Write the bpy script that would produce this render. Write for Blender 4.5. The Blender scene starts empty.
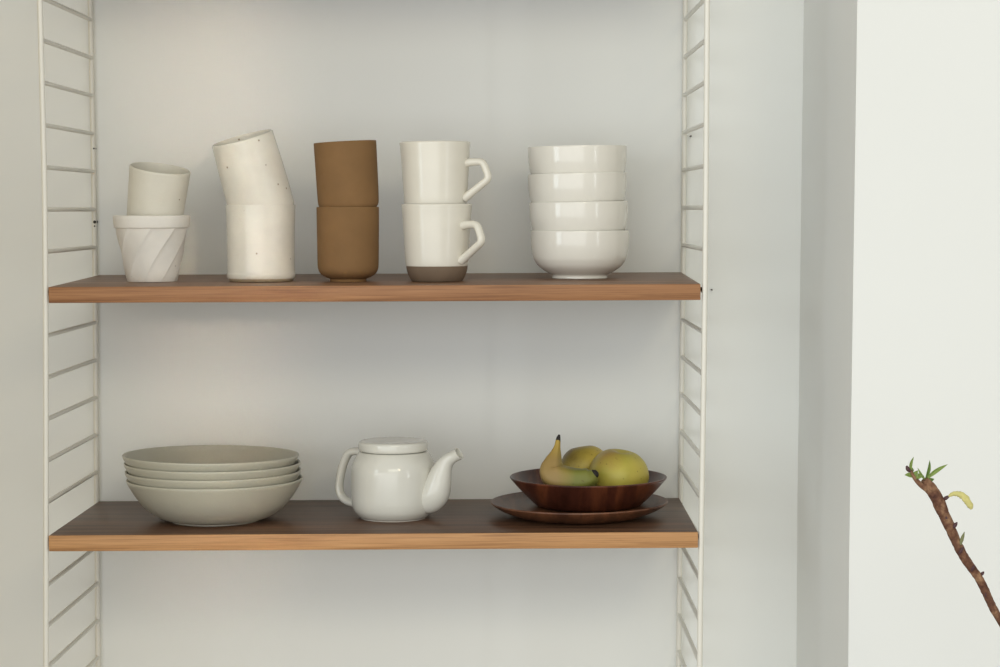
import bpy, bmesh, math, random
from mathutils import Vector, Matrix, Euler
random.seed(7)
SC = bpy.context.scene
COL = SC.collection

# ------------------------------------------------------------------ helpers
def lin(r, g, b):
    f = lambda c: (c / 12.92 if c <= .04045 else ((c + .055) / 1.055) ** 2.4)
    return (f(r / 255), f(g / 255), f(b / 255), 1)

def catmull(pts, n=6):
    """smooth open polyline of tuples"""
    P = [Vector(p) for p in pts]
    out = []
    for i in range(len(P) - 1):
        p0 = P[i - 1] if i else P[0] * 2 - P[1]
        p1, p2 = P[i], P[i + 1]
        p3 = P[i + 2] if i + 2 < len(P) else P[-1] * 2 - P[-2]
        for k in range(n):
            t = k / n
            out.append(.5 * ((2 * p1) + (p2 - p0) * t + (2 * p0 - 5 * p1 + 4 * p2 - p3) * t * t + (3 * p1 - p0 - 3 * p2 + p3) * t ** 3))
    out.append(P[-1])
    return [tuple(p) for p in out]

def lathe(bm, prof, seg=72, off=(0, 0), rfun=None, z0=0, afun=None):
    """revolve a list of (r, z); r = 0 closes to a pole"""
    rings = []
    for r, z in prof:
        if r < 1e-6:
            rings.append([bm.verts.new((off[0], off[1], z + z0))])
        else:
            ring = []
            for k in range(seg):
                a = 2 * math.pi * k / seg
                rr = rfun(r, z, a) if rfun else r
                a += afun(r, z) if afun else 0
                ring.append(bm.verts.new((off[0] + rr * math.cos(a), off[1] + rr * math.sin(a), z + z0)))
            rings.append(ring)
    for A, B in zip(rings, rings[1:]):
        if len(A) == 1 and len(B) == 1:
            continue
        for k in range(seg):
            j = (k + 1) % seg
            if len(A) == 1:
                bm.faces.new((A[0], B[j], B[k]))
            elif len(B) == 1:
                bm.faces.new((A[k], A[j], B[0]))
            else:
                bm.faces.new((A[k], A[j], B[j], B[k]))

def tube(bm, path, radii, seg=16, cap=True, ratio=None, up=None):
    """tube along a 3-D path; ratio = (a, b) multiplies the two cross axes"""
    P = [Vector(p) for p in path]
    n = len(P)
    if not hasattr(radii, '__len__'):
        radii = [radii] * n
    T = [(P[min(i + 1, n - 1)] - P[max(i - 1, 0)]).normalized() for i in range(n)]
    u = Vector(up) if up else (Vector((0, 0, 1)) if abs(T[0].z) < .9 else Vector((1, 0, 0)))
    rings = []
    for i in range(n):
        u = (u - T[i] * u.dot(T[i])).normalized()
        v = T[i].cross(u)
        a, b = ratio if ratio else (1, 1)
        rings.append([bm.verts.new(P[i] + u * (math.cos(t) * radii[i] * a) + v * (math.sin(t) * radii[i] * b))
                      for t in [2 * math.pi * k / seg for k in range(seg)]])
    for A, B in zip(rings, rings[1:]):
        for k in range(seg):
            j = (k + 1) % seg
            bm.faces.new((A[k], A[j], B[j], B[k]))
    if cap:
        bm.faces.new(rings[0][::-1]); bm.faces.new(rings[-1])
    return rings

def box(bm, x0, x1, y0, y1, z0, z1, bev=0, seg=2):
    vs = [bm.verts.new((x, y, z)) for x in (x0, x1) for y in (y0, y1) for z in (z0, z1)]
    fs = [bm.faces.new([vs[i] for i in q]) for q in ((0, 1, 3, 2), (4, 6, 7, 5), (0, 4, 5, 1), (2, 3, 7, 6), (0, 2, 6, 4), (1, 5, 7, 3))]
    if bev:
        bmesh.ops.bevel(bm, geom=list({e for f in fs for e in f.edges}), offset=bev, segments=seg, profile=.5, affect='EDGES')

def obj(name, bm, mats, parent=None, smooth=True, angle=40):
    bmesh.ops.recalc_face_normals(bm, faces=bm.faces[:])
    me = bpy.data.meshes.new(name)
    bm.to_mesh(me); bm.free()
    for m in (mats if isinstance(mats, (list, tuple)) else [mats]):
        me.materials.append(m)
    if smooth:
        me.shade_smooth()
        me.set_sharp_from_angle(angle=math.radians(angle))
    o = bpy.data.objects.new(name, me)
    COL.objects.link(o)
    if parent:
        o.parent = parent
    return o

def tag(o, label, cat, group=None):
    o['label'] = label; o['category'] = cat
    if group:
        o['group'] = group
    return o

def thing(name, label, cat, loc=(0, 0, 0), rot=(0, 0, 0), group=None):
    o = bpy.data.objects.new(name, None); COL.objects.link(o)
    o.location = loc; o.rotation_euler = rot
    o.empty_display_size = .05
    return tag(o, label, cat, group)

def struct(name, bm, m, smooth=False):
    o = obj(name, bm, m, smooth=smooth); o['kind'] = 'structure'
    return o

def dup(root, loc, rot, label, group=None):
    r = root.copy(); COL.objects.link(r)
    r.location = loc; r.rotation_euler = rot; r['label'] = label
    if group:
        r['group'] = group
    for ch in list(root.children):
        c = ch.copy(); COL.objects.link(c); c.parent = r
        for g in list(ch.children):
            d = g.copy(); COL.objects.link(d); d.parent = c
    return r

# ------------------------------------------------------------------ materials
class NT:
    def __init__(s, name, rough=.5, spec=.5):
        s.m = bpy.data.materials.new(name); s.m.use_nodes = True
        s.t = s.m.node_tree; s.b = s.t.nodes['Principled BSDF']
        s.b.inputs['Roughness'].default_value = rough
        s.b.inputs['Specular IOR Level'].default_value = spec
        s._tc = None
    def n(s, kind, **kw):
        x = s.t.nodes.new(kind)
        for k, v in kw.items():
            if k in x.inputs: x.inputs[k].default_value = v
            else: setattr(x, k, v)
        return x
    def l(s, a, b): s.t.links.new(a, b)
    def coord(s, scale=(1, 1, 1), rot=(0, 0, 0)):
        if not s._tc: s._tc = s.n('ShaderNodeTexCoord')
        mp = s.n('ShaderNodeMapping'); mp.inputs['Scale'].default_value = scale; mp.inputs['Rotation'].default_value = rot
        s.l(s._tc.outputs['Object'], mp.inputs['Vector']); return mp.outputs['Vector']
    def noise(s, scale, vec, detail=3, rough=.5, dist=0):
        x = s.n('ShaderNodeTexNoise', Scale=scale, Detail=detail, Roughness=rough, Distortion=dist)
        s.l(vec, x.inputs['Vector']); return x.outputs['Fac']
    def ramp(s, fac, stops, interp='LINEAR'):
        x = s.n('ShaderNodeValToRGB'); x.color_ramp.interpolation = interp
        e = x.color_ramp.elements
        while len(e) < len(stops): e.new(.5)
        for el, (p, c) in zip(e, stops):
            el.position = p; el.color = c
        s.l(fac, x.inputs['Fac']); return x.outputs['Color']
    def mix(s, fac, a, b, blend='MIX'):
        x = s.n('ShaderNodeMix', data_type='RGBA', blend_type=blend)
        for sock, v in ((x.inputs[0], fac), (x.inputs[6], a), (x.inputs[7], b)):
            if hasattr(v, 'is_output'): s.l(v, sock)
            else: sock.default_value = v
        return x.outputs[2]
    def bump(s, h, strength=.1, dist=.001):
        x = s.n('ShaderNodeBump', Strength=strength, Distance=dist)
        s.l(h, x.inputs['Height']); s.l(x.outputs['Normal'], s.b.inputs['Normal'])
    def color(s, c):
        if hasattr(c, 'is_output'): s.l(c, s.b.inputs['Base Color'])
        else: s.b.inputs['Base Color'].default_value = c

K0, K1 = (0, 0, 0, 1), (1, 1, 1, 1)

def plaster(name, c):
    t = NT(name, .75, .2); v = t.coord()
    n = t.noise(2.3, v, 3)
    t.color(t.ramp(n, [(.3, tuple(x * .975 for x in c[:3]) + (1,)), (.7, c)]))
    t.bump(t.noise(160, v, 2), .05, .0006)
    return t.m

def wood(name, dark, light, mid, grain=(1.2, 26, 26), rough=.45, fine=1.0, spec=.4):
    t = NT(name, rough, spec)
    v = t.coord(grain)
    n1 = t.noise(3.0, v, 5, .6, .4)
    n2 = t.noise(9.0, t.coord((grain[0] * .9, grain[1] * 2.2, grain[2] * 2.2)), 4, .65)
    c = t.ramp(n1, [(.3, dark), (.5, mid), (.72, light)])
    pores = t.ramp(n2, [(.36, (.62, .58, .55, 1)), (.52, K1)])
    t.color(t.mix(.75 * fine, c, pores, 'MULTIPLY'))
    t.bump(n2, .08, .0008)
    return t.m

def glaze(name, c, rough=.22, speck=0, speckcol=lin(132, 112, 86), mottled=.05, bump=0.0, spec=.5, speck_scale=130):
    t = NT(name, rough, spec); v = t.coord()
    n = t.noise(28, v, 3)
    dk = tuple(x * (1 - mottled * 2) for x in c[:3]) + (1,)
    col = t.ramp(n, [(.3, dk), (.65, c)])
    if speck:
        vo = t.n('ShaderNodeTexVoronoi', Scale=speck_scale); t.l(v, vo.inputs['Vector'])
        # a few cells only: pick by the cell's random colour
        sep = t.n('ShaderNodeSeparateColor'); t.l(vo.outputs['Color'], sep.inputs[0])
        pick = t.ramp(sep.outputs[0], [(1 - speck, K0), (1 - speck + .001, K1)], 'CONSTANT')
        dot = t.ramp(vo.outputs['Distance'], [(.08, K1), (.22, K0)])
        f = t.mix(1, pick, dot, 'MULTIPLY')
        col = t.mix(f, col, speckcol)
    t.color(col)
    if bump:
        t.bump(t.noise(9, t.coord((1, 1, 9)), 2), bump, .0015)
    return t.m

def plain(name, c, rough=.5, metal=0):
    t = NT(name, rough); t.color(c); t.b.inputs['Metallic'].default_value = metal
    return t.m

M_WALL = plaster('wall_paint', lin(236, 237, 233))
M_FRONT = plaster('pier_paint', lin(231, 232, 228))
M_LEFT = plaster('warm_bounce_paint', lin(214, 200, 174))  # tan picked so this unseen wall bounces warm light into the alcove
M_FLOOR = wood('floor_boards', lin(176, 168, 156), lin(206, 198, 186), lin(190, 182, 170), (8, 1, 8), .5)
M_CEIL = plaster('ceiling_paint', lin(232, 231, 228))
M_METAL = plain('white_lacquer', lin(226, 223, 212), .35)
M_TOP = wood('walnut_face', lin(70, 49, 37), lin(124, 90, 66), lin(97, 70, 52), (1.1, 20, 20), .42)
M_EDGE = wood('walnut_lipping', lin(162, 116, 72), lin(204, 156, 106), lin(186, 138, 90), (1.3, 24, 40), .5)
M_TOP_UP = wood('walnut_face_grazing_lit', lin(100, 72, 54), lin(160, 122, 92), lin(130, 97, 73), (1.1, 20, 20), .42)  # same walnut as below; its grazing light is put into a lighter colour
M_EDGE_UP = wood('walnut_lipping_dimmer_lit', lin(128, 84, 52), lin(176, 128, 86), lin(154, 108, 70), (1.3, 24, 40), .5)  # dimmer light on the upper edge is put into a darker colour
M_DARK = plain('dark_steel', lin(60, 56, 50), .5, .6)
M_SPECK = glaze('speckled_cream_glaze', lin(224, 220, 207), .16, .13, mottled=.04, bump=.25)
M_SATIN = glaze('satin_cream_glaze', lin(221, 217, 203), .38, .008, mottled=.03, bump=.2)
M_CLAY = glaze('bare_clay', lin(178, 160, 132), .8, mottled=.08)
M_PLASTER = glaze('matt_white_plaster', lin(230, 226, 217), .75, .03, lin(120, 110, 98), mottled=.05, speck_scale=90)
M_BROWN = glaze('brown_stoneware', lin(129, 98, 63), .78, mottled=.05, spec=.25)
M_MUG = glaze('ivory_glaze', lin(226, 221, 207), .2, mottled=.02)
M_MUGBASE = glaze('bare_grey_brown_clay', lin(120, 102, 84), .75, mottled=.08, spec=.3)
M_BOWL = glaze('white_porcelain', lin(228, 224, 213), .13, mottled=.01)
M_PLATE = glaze('grey_satin_glaze', lin(182, 179, 163), .36, mottled=.02)
M_POT = glaze('white_teapot_glaze', lin(220, 218, 207), .13, mottled=.015)
M_WPLATE = wood('dark_teak_plate', lin(74, 44, 30), lin(128, 82, 54), lin(100, 64, 43), (18, 2, 4), .4)
M_WBOWL = wood('dark_teak_bowl', lin(54, 26, 18), lin(112, 62, 37), lin(72, 36, 25), (14, 2, 1.5), .33)
M_BLACK = plain('blackened_tip', lin(34, 28, 24), .7)

# ------------------------------------------------------------------ camera
SC.view_settings.view_transform = 'Standard'; SC.view_settings.look = 'None'
SC.view_settings.gamma = 1; SC.view_settings.use_curve_mapping = False
SC.view_settings.exposure = .02
cam_d = bpy.data.cameras.new('camera'); cam = bpy.data.objects.new('camera', cam_d); COL.objects.link(cam)
cam_d.sensor_width = 36; cam_d.lens = 36 * 2090.544 / 1000
cam.matrix_world = Matrix(((0.9999465, 0.0019596, 0.0101564, .17700), (0.0100214, 0.0596486, -0.9981691, -2.79517),
                           (-0.0025618, 0.9982175, 0.0596258, .39049), (0, 0, 0, 1)))
cam_d.clip_start = .05
SC.camera = cam

# ------------------------------------------------------------------ room
YW = .012            # face of the wall behind the shelves
YP = -.43            # face of the pier on the right
XP = .5495           # its left face
FZ, CZ = -1.15, 2.7
RX, LX, BY = 2.7, -2.2, -5.2
bm = bmesh.new(); box(bm, LX - .2, XP + .03, YW, YW + .2, FZ, CZ); struct('wall_back', bm, M_WALL)
bm = bmesh.new()                                   # the pier: its arris leans a few millimetres
pts = [(.5600, CZ), (.5545, .62), (.5500, .0), (.5490, FZ)]
lf = [(.5600, CZ), (.5535, .66), (.5492, .0), (.5480, FZ)]
fr = [bm.verts.new((x, YP, z)) for x, z in pts]; bk = [bm.verts.new((x, YW + .2, z)) for x, z in lf]
fr2 = [bm.verts.new((RX + .2, YP, z)) for x, z in pts]; bk2 = [bm.verts.new((RX + .2, YW + .2, z)) for x, z in lf]
for i in range(3):
    for A, B in ((fr, fr2), (fr2, bk2), (bk2, bk), (bk, fr)):
        bm.faces.new((A[i], B[i], B[i + 1], A[i + 1]))
bm.faces.new((fr[0], fr2[0], bk2[0], bk[0])); bm.faces.new((fr[3], fr2[3], bk2[3], bk[3]))
bmesh.ops.bevel(bm, geom=[e for e in bm.edges if all(v.co.y == YP and v.co.x < .6 for v in e.verts) and abs(e.verts[0].co.z - e.verts[1].co.z) > .1], offset=.004, segments=3, affect='EDGES')
struct('wall_right', bm, M_FRONT)
bm = bmesh.new(); box(bm, LX - .2, RX + .2, BY - .2, YW + .2, FZ - .1, FZ); struct('floor', bm, M_FLOOR)
bm = bmesh.new(); box(bm, LX - .2, RX + .2, -2.2, YW + .2, CZ, CZ + .1); struct('ceiling', bm, M_CEIL)
bm = bmesh.new(); box(bm, LX - .2, -.64, -.75, YW + .2, FZ, CZ); struct('left_light_blocker', bm, M_LEFT)  # out of view; added to cut light from the left and warm that side

# light: a wide curtained window behind the camera, a tall narrow one on the right, soft sky from the open side
def area(name, loc, target, sx, sy, watts, col):
    d = bpy.data.lights.new(name, 'AREA'); d.shape = 'RECTANGLE'; d.size = sx; d.size_y = sy; d.energy = watts; d.color = col
    o = bpy.data.objects.new(name, d); COL.objects.link(o); o.location = loc
    o.rotation_euler = (Vector(target) - Vector(loc)).to_track_quat('-Z', 'Y').to_euler()
    return o
area('window_daylight', (.35, -4.4, 1.75), (0, 0, .2), 2.3, .8, 25, (1, .985, .82))
area('broad_front_fill', (-1.4, -6.2, .35), (.2, 0, .3), 6.6, 2.3, 98, (.95, .975, 1))  # added fill with no known window; lifts the wall under the shelves
area('tall_window_daylight', (2.95, -3.3, .55), (.2, 0, .3), .09, 1.7, 6.5, (.95, .98, 1))
area('cool_left_fill', (-2.5, -2.3, .55), (.45, -.1, .25), .9, 1.4, 19, (.84, .94, 1))  # added cool fill without a known source; brightens the wall beside the pier
area('warm_alcove_fill', (.9, -2.6, 1.15), (-.4, 0, .42), .3, .3, 3.0, (1, .78, .46))  # added warm fill, no actual lamp; tints the upper left wall
sl = area('late_sun_past_curtain', (.75, -2.9, .75), (-.225, 0, .36), .10, 1.0, .085, (1, .80, .54)); sl.data.spread = math.radians(5)
W = bpy.data.worlds.new('sky'); SC.world = W; W.use_nodes = True
W.node_tree.nodes['Background'].inputs[0].default_value = (.96, .985, 1, 1)
W.node_tree.nodes['Background'].inputs[1].default_value = .62

# ------------------------------------------------------------------ shelf ladders
RR = .0034
def interp(tab, z):
    tab = sorted(tab)
    if z <= tab[0][0]: a, b = tab[0], tab[1]
    elif z >= tab[-1][0]: a, b = tab[-2], tab[-1]
    else:
        for a, b in zip(tab, tab[1:]):
            if a[0] <= z <= b[0]: break
    return a[1] + (b[1] - a[1]) * (z - a[0]) / (b[0] - a[0])
def make_ladder(front, back, z_first, step, screws, label):
    t = thing('shelf_ladder', label, 'shelf support', (interp(back, -.5), 0, -.5), group='wire ladders that carry the shelves')
    ox, oz = t.location.x, -.5
    zs = [-.55 + .05 * i for i in range(31)]
    for nm, tab, y in (('front_rail', front, -.295), ('back_rail', back, .003)):
        path = catmull([(interp(tab, z) - ox, y, z - oz) for z in (-.55, -.3, -.05, .2, .4, .6, .95)], 6)
        bm = bmesh.new(); tube(bm, path, RR, 14); obj(nm, bm, M_METAL, t)
    for k in range(-14, 12):
        z = z_first + k * step
        if not -.53 < z < .93: continue
        bm = bmesh.new()
        tube(bm, [(interp(front, z) - ox, -.295 + RR * .5, z - oz), (interp(back, z) - ox, .003 - RR * .5, z - oz)], .0028, 12)
        obj('rung', bm, M_METAL, t)
    for x, z, r in screws:
        bm = bmesh.new(); tube(bm, [(x - ox, .0135, z - oz), (x - ox, -.0002, z - oz), (x - ox, -.0012, z - oz)], [r, r, r * .6], 10)
        o = obj('screw', bm, M_DARK, t); o['label'] = 'dark screw head'
    return t
LF = [(.70, -.3955), (.43, -.3926), (.26, -.3936), (.02, -.3970), (-.16, -.4000), (-.6, -.406)]
LB = [(.656, -.3958), (.35, -.3942), (.006, -.3968), (-.22, -.3978)]
RF = [(.637, .3982), (.3286, .3971), (.26, .3966), (.052, .3937), (-.02, .3929), (-.163, .392)]
RB = [(.653, .3955), (.508, .3948), (.32, .3938), (.005, .3910), (-.22, .3888)]
make_ladder(LF, LB, .3908, .0505, [(-.3932, .472, .0012), (-.3934, .374, .0022), (-.3936, .3685, .0011)], 'white wire wall ladder holding up the left ends of the shelves')
make_ladder(RF, RB, .3911, .0499, [(.4034, .4863, .0011), (.4321, .2812, .0009)], 'white wire wall ladder holding up the right ends of the shelves')

# ------------------------------------------------------------------ shelves
TS = .0192
def make_shelf(label, z, dx, ro, pi, face=None, edge=None, half=.39):
    # roll ro about y, pitch pi about x; pivot at the middle of the top face
    t = thing('wall_shelf', label, 'shelf', (dx, -.15, z), (pi, -ro, 0), 'walnut shelves on the wire ladders')
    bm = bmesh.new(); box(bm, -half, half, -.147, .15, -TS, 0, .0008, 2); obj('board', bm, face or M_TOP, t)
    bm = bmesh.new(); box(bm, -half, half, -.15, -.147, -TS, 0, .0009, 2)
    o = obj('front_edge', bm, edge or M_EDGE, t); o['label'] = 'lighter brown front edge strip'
    for sx in (-1, 1):
        for y in (-.138, .135):
            bm = bmesh.new()
            tube(bm, [(sx * (half - .0015), y, -.0065), (sx * (half + .0022), y, -.0065), (sx * (half + .003), y, -.0065)], [.0022, .0022, .0016], 12)
            if y > 0:
                tube(bm, [(sx * .386, y, -TS + .001), (sx * .386, y, -TS - .0022)], .0016, 10)
            o = obj('hook', bm, M_DARK, t); o['label'] = 'small dark steel hook'
    return t
UP = dict(z=.30162, dx=.00107, ro=.00264, pi=.0165)
LO = dict(z=0, dx=-.0021, ro=.00466, pi=-.00141)
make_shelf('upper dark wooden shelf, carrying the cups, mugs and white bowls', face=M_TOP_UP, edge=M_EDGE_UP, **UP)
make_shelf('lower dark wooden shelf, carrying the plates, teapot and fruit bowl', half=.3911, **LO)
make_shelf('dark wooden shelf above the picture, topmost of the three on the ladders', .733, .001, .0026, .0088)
def zs(S, x, y): return S['z'] + S['ro'] * (x - S['dx']) + S['pi'] * (y + .15)

# ------------------------------------------------------------------ crockery; profiles are in millimetre-like units scaled by u
def P(pts, u): return [(r * u, z * u) for r, z in pts]
def cup_bm(outer, inner, u, n=5, rfun=None, seg=72):
    """outer: list bottom->rim (first point on the foot ring), inner: rim->floor; closed at both poles"""
    o = catmull(outer, n); i = catmull(inner, n)
    bm = bmesh.new()
    lathe(bm, P([(0, o[0][1] + .8), (max(o[0][0] - 3, .5), o[0][1] + .8), (max(o[0][0] - 2, 1), o[0][1])] + o + i + [(0, i[-1][1])], u), seg, rfun=rfun)
    return bm

# --- fluted pot with the small tilted cup in it
u = 1 / 794.0
x, y = -.2864, -.1730
t = thing('fluted_pot', 'matt white flowerpot-shaped cup with twisted fluting and a thick rim', 'cup', (x, y, zs(UP, x, y)))
NF = 9
TWIST = lambda r, z: 1.05 * min(z / u, 54) / 54 - .35
def flute(r, z, a):
    zz = z / u
    if zz > 54.0: return r * (1 + .004 * math.sin(5 * a + 1))
    ph = (a * NF / (2 * math.pi)) % 1.0
    if ph > 1 - 1e-4: ph = 0
    # flat facet that ends in a small step on to the next one
    s = math.cos(math.pi / NF) / math.cos((ph - .5) * 2 * math.pi / NF)
    w = min(1, ph / .12)
    step = (.5 - ph) * .024 * w - .012 * (1 - w)
    k = min(1, max(0, (54.0 - zz) / 2.0)) * min(1, .35 + zz / 16)
    return r * (1 + k * (.35 * (s - 1) - step))
outer = [(24.5, 0), (25.0, .8)] + [(25.0 + 10.6 * (zz / 53.5), zz) for zz in (6, 12, 18, 24, 30, 36, 42, 48, 51, 53.6)]
bm = bmesh.new()
prof = [(0, 1), (22, 1), (23.5, 0)] + outer + [(36.2, 54.0), (37.0, 54.6), (37.6, 58), (38.0, 62), (38.1, 65), (37.7, 66.2), (36.8, 66.7), (35.0, 66.6), (34.2, 66.0), (33.6, 63), (31.8, 55), (29.6, 41), (28.4, 34), (25, 20), (22, 9), (19, 6.5), (0, 6)]
prof = [(r, z * .985) for r, z in prof]
OUT = {(r * u, z * .985 * u) for r, z in outer}
lathe(bm, P(prof, u), 180, rfun=lambda r, z, a: flute(r, z, a) if r > 24.2 * u and z < 54 * u and (r, z) in OUT else r, afun=TWIST)
pot_body = obj('pot_body', bm, M_PLASTER, t, angle=25)

t = thing('small_cup', 'small satin cream cup standing tilted inside the fluted white pot', 'cup',
          (-.2872, -.1690, zs(UP, x, y) + 39.2 * u), (math.radians(9.5), math.radians(8.9), 0))
bm = cup_bm([(24.5, 0), (25.6, 1), (26.6, 8), (27.6, 26), (28.8, 48), (29.8, 68), (30.1, 73), (30.0, 74.2)],
            [(29.6, 75), (28.8, 75), (28.2, 74), (27.6, 64), (26.4, 46), (25.2, 26), (23.6, 10), (20, 5.5), (10, 5)], u)
obj('cup_body', bm, M_SATIN, t)

# --- two speckled tumblers
u = 1 / 796.9
x, y = -.1480, -.1840; xz = zs(UP, x, y)
t = thing('tumbler', 'upright speckled cream glazed tumbler holding the tilted one', 'cup', (x, y, xz), group='speckled cream tumblers')
bm = cup_bm([(33.6, 3.0), (34.2, 5.0), (34.3, 7.5), (33.7, 10), (33.5, 20), (33.7, 45), (34.2, 65), (34.5, 73.5), (34.55, 75.4)],
            [(34.4, 76.0), (34.0, 76.0), (33.75, 75.2), (33.3, 70), (32.4, 60), (31.8, 46), (31.4, 20), (30.5, 9), (27, 6), (12, 5.5)], u)
obj('tumbler_body', bm, M_SPECK, t)
bm = bmesh.new(); lathe(bm, P([(0, .8), (27, .8), (28, 0), (30.3, 0), (31.2, .8), (32.4, 2.6), (32.6, 4.2), (0, 4.2)], u), 72)
o = obj('foot', bm, M_CLAY, t); o['label'] = 'bare tan clay foot'
t = thing('tumbler', 'speckled cream glazed tumbler leaning to the left, stuck in the top of another', 'cup',
          (x + 3.3 * u, y + 1.6 * u, xz + 65.2 * u), (math.radians(9), math.radians(-14.3), 0), 'speckled cream tumblers')
bm = cup_bm([(29.6, 1.2), (31.0, 1.9), (32.1, 4.4), (32.5, 9), (32.5, 30), (32.0, 52), (31.3, 70), (31.0, 78), (30.8, 79.6)],
            [(30.2, 80.4), (29.4, 80.4), (28.8, 79), (28.9, 68), (29.4, 46), (29.6, 20), (28.4, 9), (25, 6), (12, 5.5)], u)
obj('tumbler_body', bm, M_SPECK, t)
bm = bmesh.new(); lathe(bm, P([(0, .8), (24, .8), (25, 0), (28.4, 0), (29.2, .5), (29.4, 1.6), (0, 1.6)], u), 72)
o = obj('foot', bm, M_CLAY, t); o['label'] = 'bare tan clay foot'

# --- two brown cups
u = 1 / 801.5
x, y = -.0378, -.2000; xz = zs(UP, x, y)
t = thing('brown_cup', 'matt brown stoneware cup standing on the upper shelf, under its twin', 'cup', (x, y, xz), group='matt brown stoneware cups')
bm = cup_bm([(18.0, 0), (18.3, 2.6), (21.5, 4.0), (25.5, 6.2), (28.2, 8.8), (29.8, 12.5), (30.4, 19), (30.7, 40), (31.0, 66), (31.0, 73)],
            [(30.8, 74), (29.6, 74), (28.9, 73.4), (28.6, 66), (28.4, 40), (27.8, 18), (25, 10), (18, 7), (8, 6.5)], u)
cup0 = obj('cup_body', bm, M_BROWN, t)
dup(t, (x + .0018, y, xz + 64.6 * u), (math.radians(.6), math.radians(-2.9), 0), 'matt brown stoneware cup sitting a little askew on top of its twin')

# --- two mugs
u = 1 / 803.0
x, y = .0726, -.2020; xz = zs(UP, x, y)
GL = 15.4
t = thing('mug', 'ivory mug with bare brown base showing, lower of the stacked pair', 'mug', (x, y, xz), group='ivory mugs with angular handles')
o_ = catmull([(30.9, GL), (31.6, 22), (32.7, 40), (34.1, 62), (35.1, 74.3), (35.1, 75.8)], 5)
i_ = catmull([(34.5, 76.6), (33.5, 76.6), (32.9, 75.6), (32.0, 62), (30.4, 40), (29.0, 22), (26.5, 12.5), (20, 8), (8, 7.5)], 5)
bm = bmesh.new(); lathe(bm, P([(0, GL - 8.5), (20, GL - 8.5), (28, GL - 3), (30.9, GL)] + o_[1:] + i_ + [(0, 7.5)], u), 72)
obj('mug_body', bm, M_MUG, t)
bm = bmesh.new(); lathe(bm, P([(0, .8), (21, .8), (22, 0)] + catmull([(24.6, 0), (25.6, .8), (28.0, 5), (30.0, 10.5), (30.75, GL - .1)], 5) + [(29.5, GL - .05), (27.5, GL - 3.4), (20, GL - 8.9), (0, GL - 8.9)], u), 72)
o = obj('base', bm, M_MUGBASE, t); o['label'] = 'unglazed grey-brown base'
az = math.radians(-36)
hp = [(31.0, 55.0), (37, 56.2), (44.0, 56.6), (49.0, 56.0), (51.8, 53.0), (54.0, 47.5), (55.6, 42.5), (54.4, 38.6), (50, 35.0), (43, 29.8), (36.0, 24.6), (30.4, 20.8)]
path = catmull([(r * u * math.cos(az), r * u * math.sin(az), z * u) for r, z in hp], 5)
m = len(path); rad = [u * (3.8 + 1.1 * (abs(2 * i / (m - 1) - 1)) ** 4) for i in range(m)]
bm = bmesh.new(); tube(bm, path, rad, 16, ratio=(.95, 1.15)); obj('handle', bm, M_MUG, t)
dup(t, (x - .0012, y, xz + 61.4 * u), (0, math.radians(-.3), math.radians(17)), 'ivory mug with angular handle, stacked on top of another mug')

# --- four white bowls
u = 1 / 786.6
x, y = .2516, -.1400; xz = zs(UP, x, y)
lab = ['glossy white bowl standing on the shelf, lowest of four, round underside and foot showing',
       'glossy white bowl, second from the bottom of the stack of four',
       'glossy white bowl, second from the top of the stack of four',
       'glossy white bowl, topmost of the stack of four']
t = thing('bowl', lab[0], 'bowl', (x, y, xz), group='stacked white bowls')
bm = cup_bm([(27.6, 0), (27.9, 3.2), (32.5, 5.6), (40.3, 11), (44.8, 16.6), (47.1, 22), (48.8, 32), (49.2, 42), (49.2, 46.6)],
            [(48.9, 47.5), (48.2, 47.5), (47.6, 46.6), (47.4, 40), (46.9, 32), (45.5, 23.6), (42.6, 17.5), (37, 12.3), (29, 9), (12, 8.2)], u, 6)
obj('bowl_body', bm, M_BOWL, t)
for k, (dx, rx, ry, dz) in enumerate([(-.0006, .1, -.9, 28.3), (-.0022, -.1, -1.3, 56.4), (-.0024, .1, -.7, 83.2)], 1):
    dup(t, (x + dx, y, xz + dz * u), (math.radians(rx), math.radians(ry), 0), lab[k])

# --- four deep plates
u = 1 / 791.8
x, y = -.2109, -.1775; xz = zs(LO, x, y)
lab = ['grey glazed deep plate resting on the shelf, lowest of the stack',
       'grey glazed deep plate, second from the bottom of the stack',
       'grey glazed deep plate, second from the top of the stack',
       'grey glazed deep plate on top of the stack, its inside showing']
x += .0012
t = thing('deep_plate', lab[0], 'plate', (x, y, xz), group='stacked grey plates')
bm = cup_bm([(44.0, 0), (44.6, 1.6), (50, 2.6), (57, 5.2), (68.5, 13.6), (78, 24.5), (85.6, 37), (87.3, 40.4), (87.5, 41.5)],
            [(87.1, 42.3), (86.4, 42.3), (85.2, 41.4), (83.1, 37), (75.5, 25.5), (65.7, 15.2), (54.8, 7.8), (45, 5.2), (20, 4.8)], u, 6, seg=96)
obj('plate_body', bm, M_PLATE, t)
for k, dx in enumerate((-.0018, -.0030, -.0052), 1):
    dup(t, (x + dx, y, xz + 7.95 * u * k), (math.radians((-.15, -.35, -.55)[k - 1]), math.radians((.15, .35, .6)[k - 1]), 0), lab[k])

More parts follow.
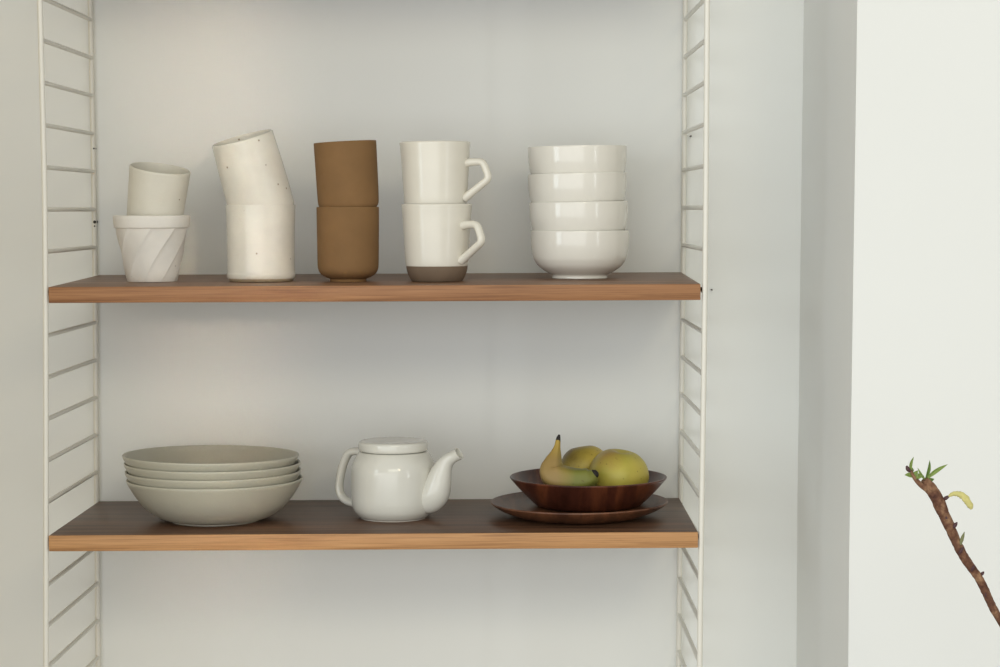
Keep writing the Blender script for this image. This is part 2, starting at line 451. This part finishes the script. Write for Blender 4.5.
# --- teapot
u = 1 / 788.9
x, y = .0150, -.1645; xz = zs(LO, x, y)
t = thing('teapot', 'glossy white teapot with flat lid, spout turned to the right', 'teapot', (x, y, xz))
outer = [(32.8, 0), (33.4, 1.0), (36.0, 3.0), (39.8, 7.8), (41.8, 14), (42.4, 22), (42.4, 44), (41.8, 51), (39.7, 57.5), (37.0, 62.5), (34.6, 65.8), (33.4, 66.6)]
bm = cup_bm(outer, [(32.0, 66.8), (30.8, 66.0), (31.6, 63), (36.5, 56), (37.8, 48), (37.8, 20), (35, 9), (30, 5), (10, 4.5)], u, 6, seg=96)
obj('pot_body', bm, M_POT, t)
bm = bmesh.new()
lathe(bm, P([(0, 62), (28.5, 62), (29.5, 63), (29.6, 67.3), (33.6, 67.5)] + catmull([(34.4, 68.2), (34.9, 70), (34.8, 74.2), (34.0, 76.4), (32.0, 77.4), (26, 77.4), (15, 76.9), (4, 76.6)], 5) + [(0, 76.6)], u), 96)
obj('lid', bm, M_POT, t)
az = math.radians(-25); ca, sa = math.cos(az), math.sin(az)
sp = [(28, 20, 12), (39, 20.5, 14.6), (46, 27, 15.0), (50, 37, 13.4), (53.2, 47, 11.0), (56.8, 55, 8.7), (61.5, 60.7, 6.9), (67.5, 64.6, 6.0), (73.6, 67.8, 6.3)]
cs = catmull([(r, z, w) for r, z, w in sp], 5)
path = [(r * ca * u, r * sa * u, z * u) for r, z, w in cs]; rad = [w * u for r, z, w in cs]
bm = bmesh.new()
rings = tube(bm, path, rad, 24, cap=False, up=(-sa, ca, 0))
# slanted lip: lean the last rings so the mouth opens upwards, then turn the wall inwards
axis = (Vector(path[-1]) - Vector(path[-3])).normalized()
side = Vector((-sa, ca, 0)); upv = side.cross(axis).normalized()
if upv.z < 0: upv = -upv
for j, amt in ((-1, .10), (-2, .06), (-3, .02)):
    ctr = Vector(path[j])
    for vtx in rings[j]:
        vtx.co -= axis * ((vtx.co - ctr).dot(upv) * amt)
prev = rings[-1]
for depth, k in ((.0002, .82), (.005, .72), (.02, .6)):
    ctr = Vector(path[-1]) - axis * depth
    ring = []
    for vtx in rings[-1]:
        d = vtx.co - Vector(path[-1]); ring.append(bm.verts.new(ctr + d * k))
    for a in range(24):
        b = (a + 1) % 24; bm.faces.new((prev[a], prev[b], ring[b], ring[a]))
    prev = ring
bm.faces.new(prev); bm.faces.new(rings[0][::-1])
obj('spout', bm, M_POT, t, angle=60)
hp = [(34, 63.5), (43, 64.5), (51.5, 61.5), (57.5, 51), (61.2, 38), (62.6, 27), (60.2, 18.5), (53, 13.2), (40.5, 11.0)]
path = catmull([(-r * ca * u, -r * sa * u, z * u) for r, z in hp], 6)
bm = bmesh.new(); tube(bm, path, 4.1 * u, 18, ratio=(1.35, .98), up=(-sa, ca, 0)); obj('handle', bm, M_POT, t)

# --- wooden plate, bowl and fruit
u = 1 / 787.5
x, y = .2499, -.1670; xz = zs(LO, x, y)
t = thing('wooden_plate', 'flat dark wooden plate lying under the wooden fruit bowl', 'plate', (x, y, xz), (0, math.radians(-.35), 0))
bm = cup_bm([(51, 0), (54, .5), (62, 2.2), (74, 6.2), (83, 10.8), (87.4, 14.0), (88.3, 15.0)],
            [(88.0, 16.0), (86.8, 16.2), (83, 14.9), (74, 12.2), (62, 10.6), (50, 10.2), (20, 10.1)], u, 6, seg=96)
obj('plate_body', bm, M_WPLATE, t)
bx, by, bz = .2616, -.1600, xz + 11.3 * u
t = thing('wooden_bowl', 'dark red-brown wooden bowl with flared sides holding the fruit', 'bowl', (bx, by, bz), (0, 0, 0))
bm = cup_bm([(50, 0), (52.5, .7), (57, 4.5), (66, 13.5), (74, 22.4), (77.8, 26.8), (78.3, 27.8)],
            [(78.0, 28.5), (77.0, 28.7), (75.6, 28.0), (71, 23.0), (63, 14.8), (54, 6.8), (48, 4.0), (20, 3.4)], u, 6, seg=96)
obj('bowl_body', bm, M_WBOWL, t)

def fruit_mat(name, base, side, blush, lo, seed):
    f = NT(name, .42, .35)
    v = f.coord((1, 1, 1)); g = f.noise(22, v, 4); c = f.ramp(g, [(.3, side), (.62, base)])
    sx = f.n('ShaderNodeSeparateXYZ'); f.l(f._tc.outputs['Object'], sx.inputs[0])
    mr = f.n('ShaderNodeMapRange'); mr.inputs['From Min'].default_value = lo - .010; mr.inputs['From Max'].default_value = lo + .016
    ad = f.n('ShaderNodeMath', operation='MULTIPLY_ADD'); ad.inputs[1].default_value = -.75
    f.l(sx.outputs['X'], ad.inputs[0]); f.l(sx.outputs['Z'], ad.inputs[2])
    n2 = f.n('ShaderNodeMath', operation='MULTIPLY_ADD'); n2.inputs[1].default_value = .03
    f.l(f.noise(45, v, 5, .65), n2.inputs[0]); sb = f.n('ShaderNodeMath', operation='SUBTRACT'); sb.inputs[1].default_value = .015
    f.l(ad.outputs[0], n2.inputs[2]); f.l(n2.outputs[0], sb.inputs[0]); f.l(sb.outputs[0], mr.inputs['Value'])
    c = f.mix(mr.outputs[0], c, blush)
    vo = f.n('ShaderNodeTexVoronoi', Scale=190); f.l(v, vo.inputs['Vector'])
    sep = f.n('ShaderNodeSeparateColor'); f.l(vo.outputs['Color'], sep.inputs[0])
    pick = f.ramp(sep.outputs[0], [(.72, K0), (.721, K1)], 'CONSTANT'); dot = f.ramp(vo.outputs['Distance'], [(.12, K1), (.26, K0)])
    c = f.mix(f.mix(1, f.mix(1, pick, dot, 'MULTIPLY'), (.6, .6, .6, 1), 'MULTIPLY'), c, lin(112, 92, 44))
    f.color(c); f.bump(g, .1, .001)
    return f.m
def fruit(name, label, px, py, pz, r, mat, squash, rot, seed):
    rnd = random.Random(seed); ph = [rnd.uniform(0, 6) for _ in range(4)]
    def lump(rr, z, a): return rr * (1 + .022 * math.sin(3 * a + ph[0]) + .014 * math.sin(5 * a + ph[1]))
    pr = []
    for k in range(33):
        th = math.pi * k / 32; rr = r * math.sin(th); zz = -r * squash * math.cos(th)
        dimp = math.exp(-(rr / (r * .26)) ** 2)
        zz -= math.copysign(1, zz) * dimp * r * .17 if abs(zz) > r * .2 else 0
        pr.append((rr * u if 0 < k < 32 else 0, zz * u))
    bm = bmesh.new(); lathe(bm, pr, 48, rfun=lump)
    o = obj(name, bm, mat); o.location = (bx + px * u, by + py * u, bz + pz * u); o.rotation_euler = rot
    return tag(o, label, 'fruit')
fm1 = fruit_mat('yellow_green_skin', lin(196, 180, 82), lin(172, 164, 70), lin(158, 126, 70), .036, 1)
fm2 = fruit_mat('mottled_yellow_skin', lin(196, 172, 76), lin(172, 156, 66), lin(110, 92, 46), .022, 2)
fruit('apple', 'large round yellow-green apple at the right front of the wooden bowl', 30, -2, 29.6, 30.0, fm1, .90, (.12, .1, .4), 3)
fruit('apple', 'yellow apple with brownish top, behind the banana and the larger apple', -2.6, 43, 32.0, 25.6, fm2, .90, (-.1, -.15, .3), 9)

bmat = NT('banana_peel', .5, .35)
v = bmat.coord(); g = bmat.noise(16, v, 4)
sx = bmat.n('ShaderNodeSeparateXYZ'); bmat.l(bmat._tc.outputs['Object'], sx.inputs[0])
mr = bmat.n('ShaderNodeMapRange'); mr.inputs['From Min'].default_value = -.018; mr.inputs['From Max'].default_value = .02
ad = bmat.n('ShaderNodeMath', operation='MULTIPLY_ADD'); ad.inputs[1].default_value = .022
bmat.l(g, ad.inputs[0]); bmat.l(sx.outputs['X'], ad.inputs[2]); bmat.l(ad.outputs[0], mr.inputs['Value'])
c = bmat.ramp(mr.outputs[0], [(.25, lin(156, 130, 78)), (.55, lin(146, 130, 66)), (.9, lin(122, 124, 56))])
mr2 = bmat.n('ShaderNodeMapRange'); mr2.inputs['From Min'].default_value = .040; mr2.inputs['From Max'].default_value = .062
bmat.l(sx.outputs['Z'], mr2.inputs['Value'])
c = bmat.mix(mr2.outputs[0], c, lin(172, 144, 62))
spots = bmat.ramp(bmat.noise(120, v, 2), [(.68, K0), (.74, K1)])
c = bmat.mix(bmat.mix(1, spots, (.55, .55, .55, 1), 'MULTIPLY'), c, lin(90, 70, 40))
bmat.color(c)
bp = [(-30.6, -26, 67.5, 2.4), (-31.6, -27, 61, 3.3), (-33.4, -28, 53.5, 6.0), (-35.6, -29.5, 46, 9.6), (-36.6, -31.5, 37.5, 13.0), (-30, -35, 31.0, 14.0), (-17, -38.5, 29.0, 12.8), (-6.5, -40.5, 30.0, 11.4), (1.0, -41.5, 33.0, 9.4), (5.0, -42, 36.0, 5.0)]
t = thing('banana', 'green and yellow banana with black stem end, at the left in the wooden bowl', 'banana', (bx - 18 * u, by - 40 * u, bz + 17 * u))
loc = lambda p: ((p[0] + 18) * u, (p[1] + 40) * u, (p[2] - 17) * u)
cs = catmull([loc(p) + (p[3] * u,) for p in bp], 7)
bm = bmesh.new(); rings = tube(bm, [q[:3] for q in cs], [q[3] for q in cs], 30)
for ring in rings:                                   # five soft edges along the fruit
    ctr = sum((vv.co for vv in ring), Vector()) / 30
    for k, vv in enumerate(ring):
        vv.co = ctr + (vv.co - ctr) * (1 + .05 * math.cos(5 * 2 * math.pi * k / 30))
obj('peel', bm, bmat.m, t, angle=60)
bm = bmesh.new()
q = catmull([loc((-30.65, -26.0, 66.6)) + (2.5 * u,), loc((-30.1, -25.8, 70.0)) + (2.0 * u,), loc((-29.3, -25.4, 73.0)) + (.9 * u,)], 4)
tube(bm, [p[:3] for p in q], [p[3] for p in q], 14); o = obj('stem_end', bm, M_BLACK, t); o['label'] = 'black stem end'
bm = bmesh.new()
q = catmull([loc((4.2, -42.0, 35.6)) + (4.9 * u,), loc((6.0, -42.2, 37.2)) + (4.2 * u,), loc((7.2, -42.4, 38.4)) + (2.2 * u,)], 4)
tube(bm, [p[:3] for p in q], [p[3] for p in q], 14); o = obj('blossom_end', bm, M_BLACK, t); o['label'] = 'black blossom end'

# ------------------------------------------------------------------ budding branch in front of the pier
bk = NT('branch_bark', .8, .2); v = bk.coord((1, 1, 1)); g = bk.noise(260, v, 4, .65); g2 = bk.noise(90, v, 4, .6)
c = bk.ramp(g2, [(.3, lin(84, 56, 48)), (.5, lin(114, 80, 62)), (.7, lin(160, 126, 96))])
bk.color(bk.mix(.6, c, bk.ramp(g, [(.35, (.45, .4, .38, 1)), (.55, K1)]), 'MULTIPLY')); bk.bump(g, .6, .002)
leafm = plain('young_leaf', lin(150, 172, 92), .5); leafd = plain('deeper_leaf', lin(122, 148, 74), .5)
catk = glaze('catkin_fluff', lin(206, 198, 128), .9, mottled=.12)
budm = plain('bud_scale', lin(74, 46, 48), .6); greyb = plain('grey_bud', lin(120, 122, 84), .8)
BY0 = -.75
t = thing('branch', 'bare brown budding branch with small green leaves, slanting up before the white wall', 'branch', (1.03, BY0 - .02, FZ))
def L(px, dy, pz):
    k = min(1, max(0, (pz - .04) / .05))
    return (px - .0016 * k - 1.03, dy + .02, pz + .0042 * k - FZ)
bpts = [(.5742, 0, .1195, .0040), (.5790, .001, .1130, .0056), (.5862, 0, .1020, .0064), (.5922, 0, .0885, .0058), (.5993, .001, .0739, .0052), (.6060, .001, .0590, .0048), (.6122, 0, .0471, .0045), (.6200, 0, .0360, .0044), (.6268, .0, .0265, .0043), (.6335, 0, .0135, .0042), (.6390, 0, .0015, .0040), (.6490, 0, -.0166, .0040), (.70, 0, -.10, .0042), (.80, 0, -.29, .0046), (.92, 0, -.62, .0052), (1.0, -.01, -.92, .0056), (1.03, -.02, FZ + .001, .006)]
cs = catmull([L(*p[:3]) + (p[3],) for p in bpts], 6)
bm = bmesh.new(); rr = random.Random(4)
tube(bm, [q[:3] for q in cs], [q[3] * (1 + rr.uniform(-.06, .07)) for i, q in enumerate(cs)], 14)
obj('stem', bm, bk.m, t, angle=60)
bm = bmesh.new()
q = catmull([L(.5870, -.001, .0985) + (.0042,), L(.5790, -.002, .1085) + (.0036,), L(.5700, -.002, .1150) + (.0026,), L(.5640, -.002, .1220) + (.0021,), L(.5605, -.002, .1290) + (.0014,)], 5)
tube(bm, [p[:3] for p in q], [p[3] for p in q], 12); obj('side_twig', bm, bk.m, t, angle=60)
def leaf(a, b, w, bend, mat, name='leaf', tw=.4):
    A, B = Vector(L(*a)), Vector(L(*b)); d = B - A; n = Vector((math.sin(tw), -math.cos(tw), .3)); s = d.cross(n).normalized(); nn = s.cross(d).normalized()
    bm = bmesh.new(); rows = []
    for k in range(9):
        f = k / 8; ww = w * math.sin(math.pi * min(1, .06 + f * .94)) ** .8 * (1 - .25 * f)
        cpt = A + d * f + s * (bend * math.sin(math.pi * f)) + nn * (-.15 * d.length * f * f)
        rows.append([bm.verts.new(cpt + s * ww * e + nn * (abs(e) * ww * .35)) for e in (-1, -.5, 0, .5, 1)])
    fs = [bm.faces.new((R[k], R[k + 1], S[k + 1], S[k])) for R, S in zip(rows, rows[1:]) for k in range(4)]
    bmesh.ops.solidify(bm, geom=fs, thickness=.00035)
    return obj(name, bm, mat, t, angle=70)
leaf((.5755, 0, .1205), (.5800, -.003, .1385), .0022, .0008, leafd)
leaf((.5765, 0, .1205), (.5965, -.004, .1345), .0024, -.0012, leafm)
leaf((.5770, 0, .1205), (.5855, .004, .1200), .0020, .0012, leafd)
leaf((.5745, 0, .1200), (.5660, -.004, .1260), .0020, .001, leafm)
leaf((.5745, .001, .1200), (.5690, .003, .1315), .0014, -.001, leafm)
leaf((.5625, -.002, .1225), (.5545, -.005, .1250), .0026, .001, leafm)
leaf((.5615, -.002, .1250), (.5670, -.005, .1290), .0024, .001, leafm)
leaf((.5605, -.002, .1280), (.5640, -.004, .1420), .0020, -.0022, leafm)
leaf((.5605, -.002, .1270), (.5625, .004, .1330), .0020, .0012, leafd)
leaf((.5625, -.002, .1225), (.5720, -.006, .1245), .0022, .001, leafm)
bm = bmesh.new(); q = catmull([L(.5595, -.003, .1275) + (.0012,), L(.5575, -.003, .1305) + (.0022,), L(.5560, -.003, .1335) + (.0008,)], 5)
tube(bm, [p[:3] for p in q], [p[3] for p in q], 10); o = obj('bud', bm, budm, t); o['label'] = 'dark red bud'
q = catmull([L(.5915, 0, .0985) + (.0010,), L(.5950, -.002, .1015) + (.0019,), L(.5985, -.003, .1038) + (.0009,)], 5)
bm = bmesh.new(); tube(bm, [p[:3] for p in q], [p[3] for p in q], 10); o = obj('bud', bm, budm, t); o['label'] = 'dark scale at the foot of the catkin'
q = catmull([L(.5975, -.003, .1033) + (.0010,), L(.6025, -.003, .1060) + (.0020,), L(.6090, -.003, .1050) + (.0028,), L(.6150, -.003, .1000) + (.0033,), L(.6190, -.003, .0935) + (.0026,), L(.6200, -.003, .0905) + (.0008,)], 6)
bm = bmesh.new(); rings = tube(bm, [p[:3] for p in q], [p[3] for p in q], 18)
for i, ring in enumerate(rings):
    ctr = sum((vv.co for vv in ring), Vector()) / len(ring)
    for vv in ring: vv.co = ctr + (vv.co - ctr) * (1 + rr.uniform(-.16, .22))
o = obj('catkin', bm, catk, t, angle=60); o['label'] = 'yellow fluffy catkin'
for a, b, r_, m_ in [((.6085, -.002, .0580), (.6128, -.003, .0700), .0019, greyb), ((.5965, -.003, .0800), (.5925, -.004, .0875), .0020, budm), ((.6020, -.003, .0740), (.6058, -.004, .0790), .0021, budm),
                     ((.6075, -.003, .0500), (.6110, -.006, .0570), .0018, budm), ((.6190, -.002, .0330), (.6215, -.006, .0400), .0018, budm), ((.6290, .0, .0290), (.6318, -.002, .0330), .0018, budm), ((.6345, -.001, .0060), (.6330, -.004, .0125), .0015, budm)]:
    A, B = Vector(L(*a)), Vector(L(*b)); bm = bmesh.new()
    tube(bm, [A, A.lerp(B, .35), A.lerp(B, .7), B], [r_ * .6, r_, r_ * .75, r_ * .15], 10)
    obj('bud', bm, m_, t)
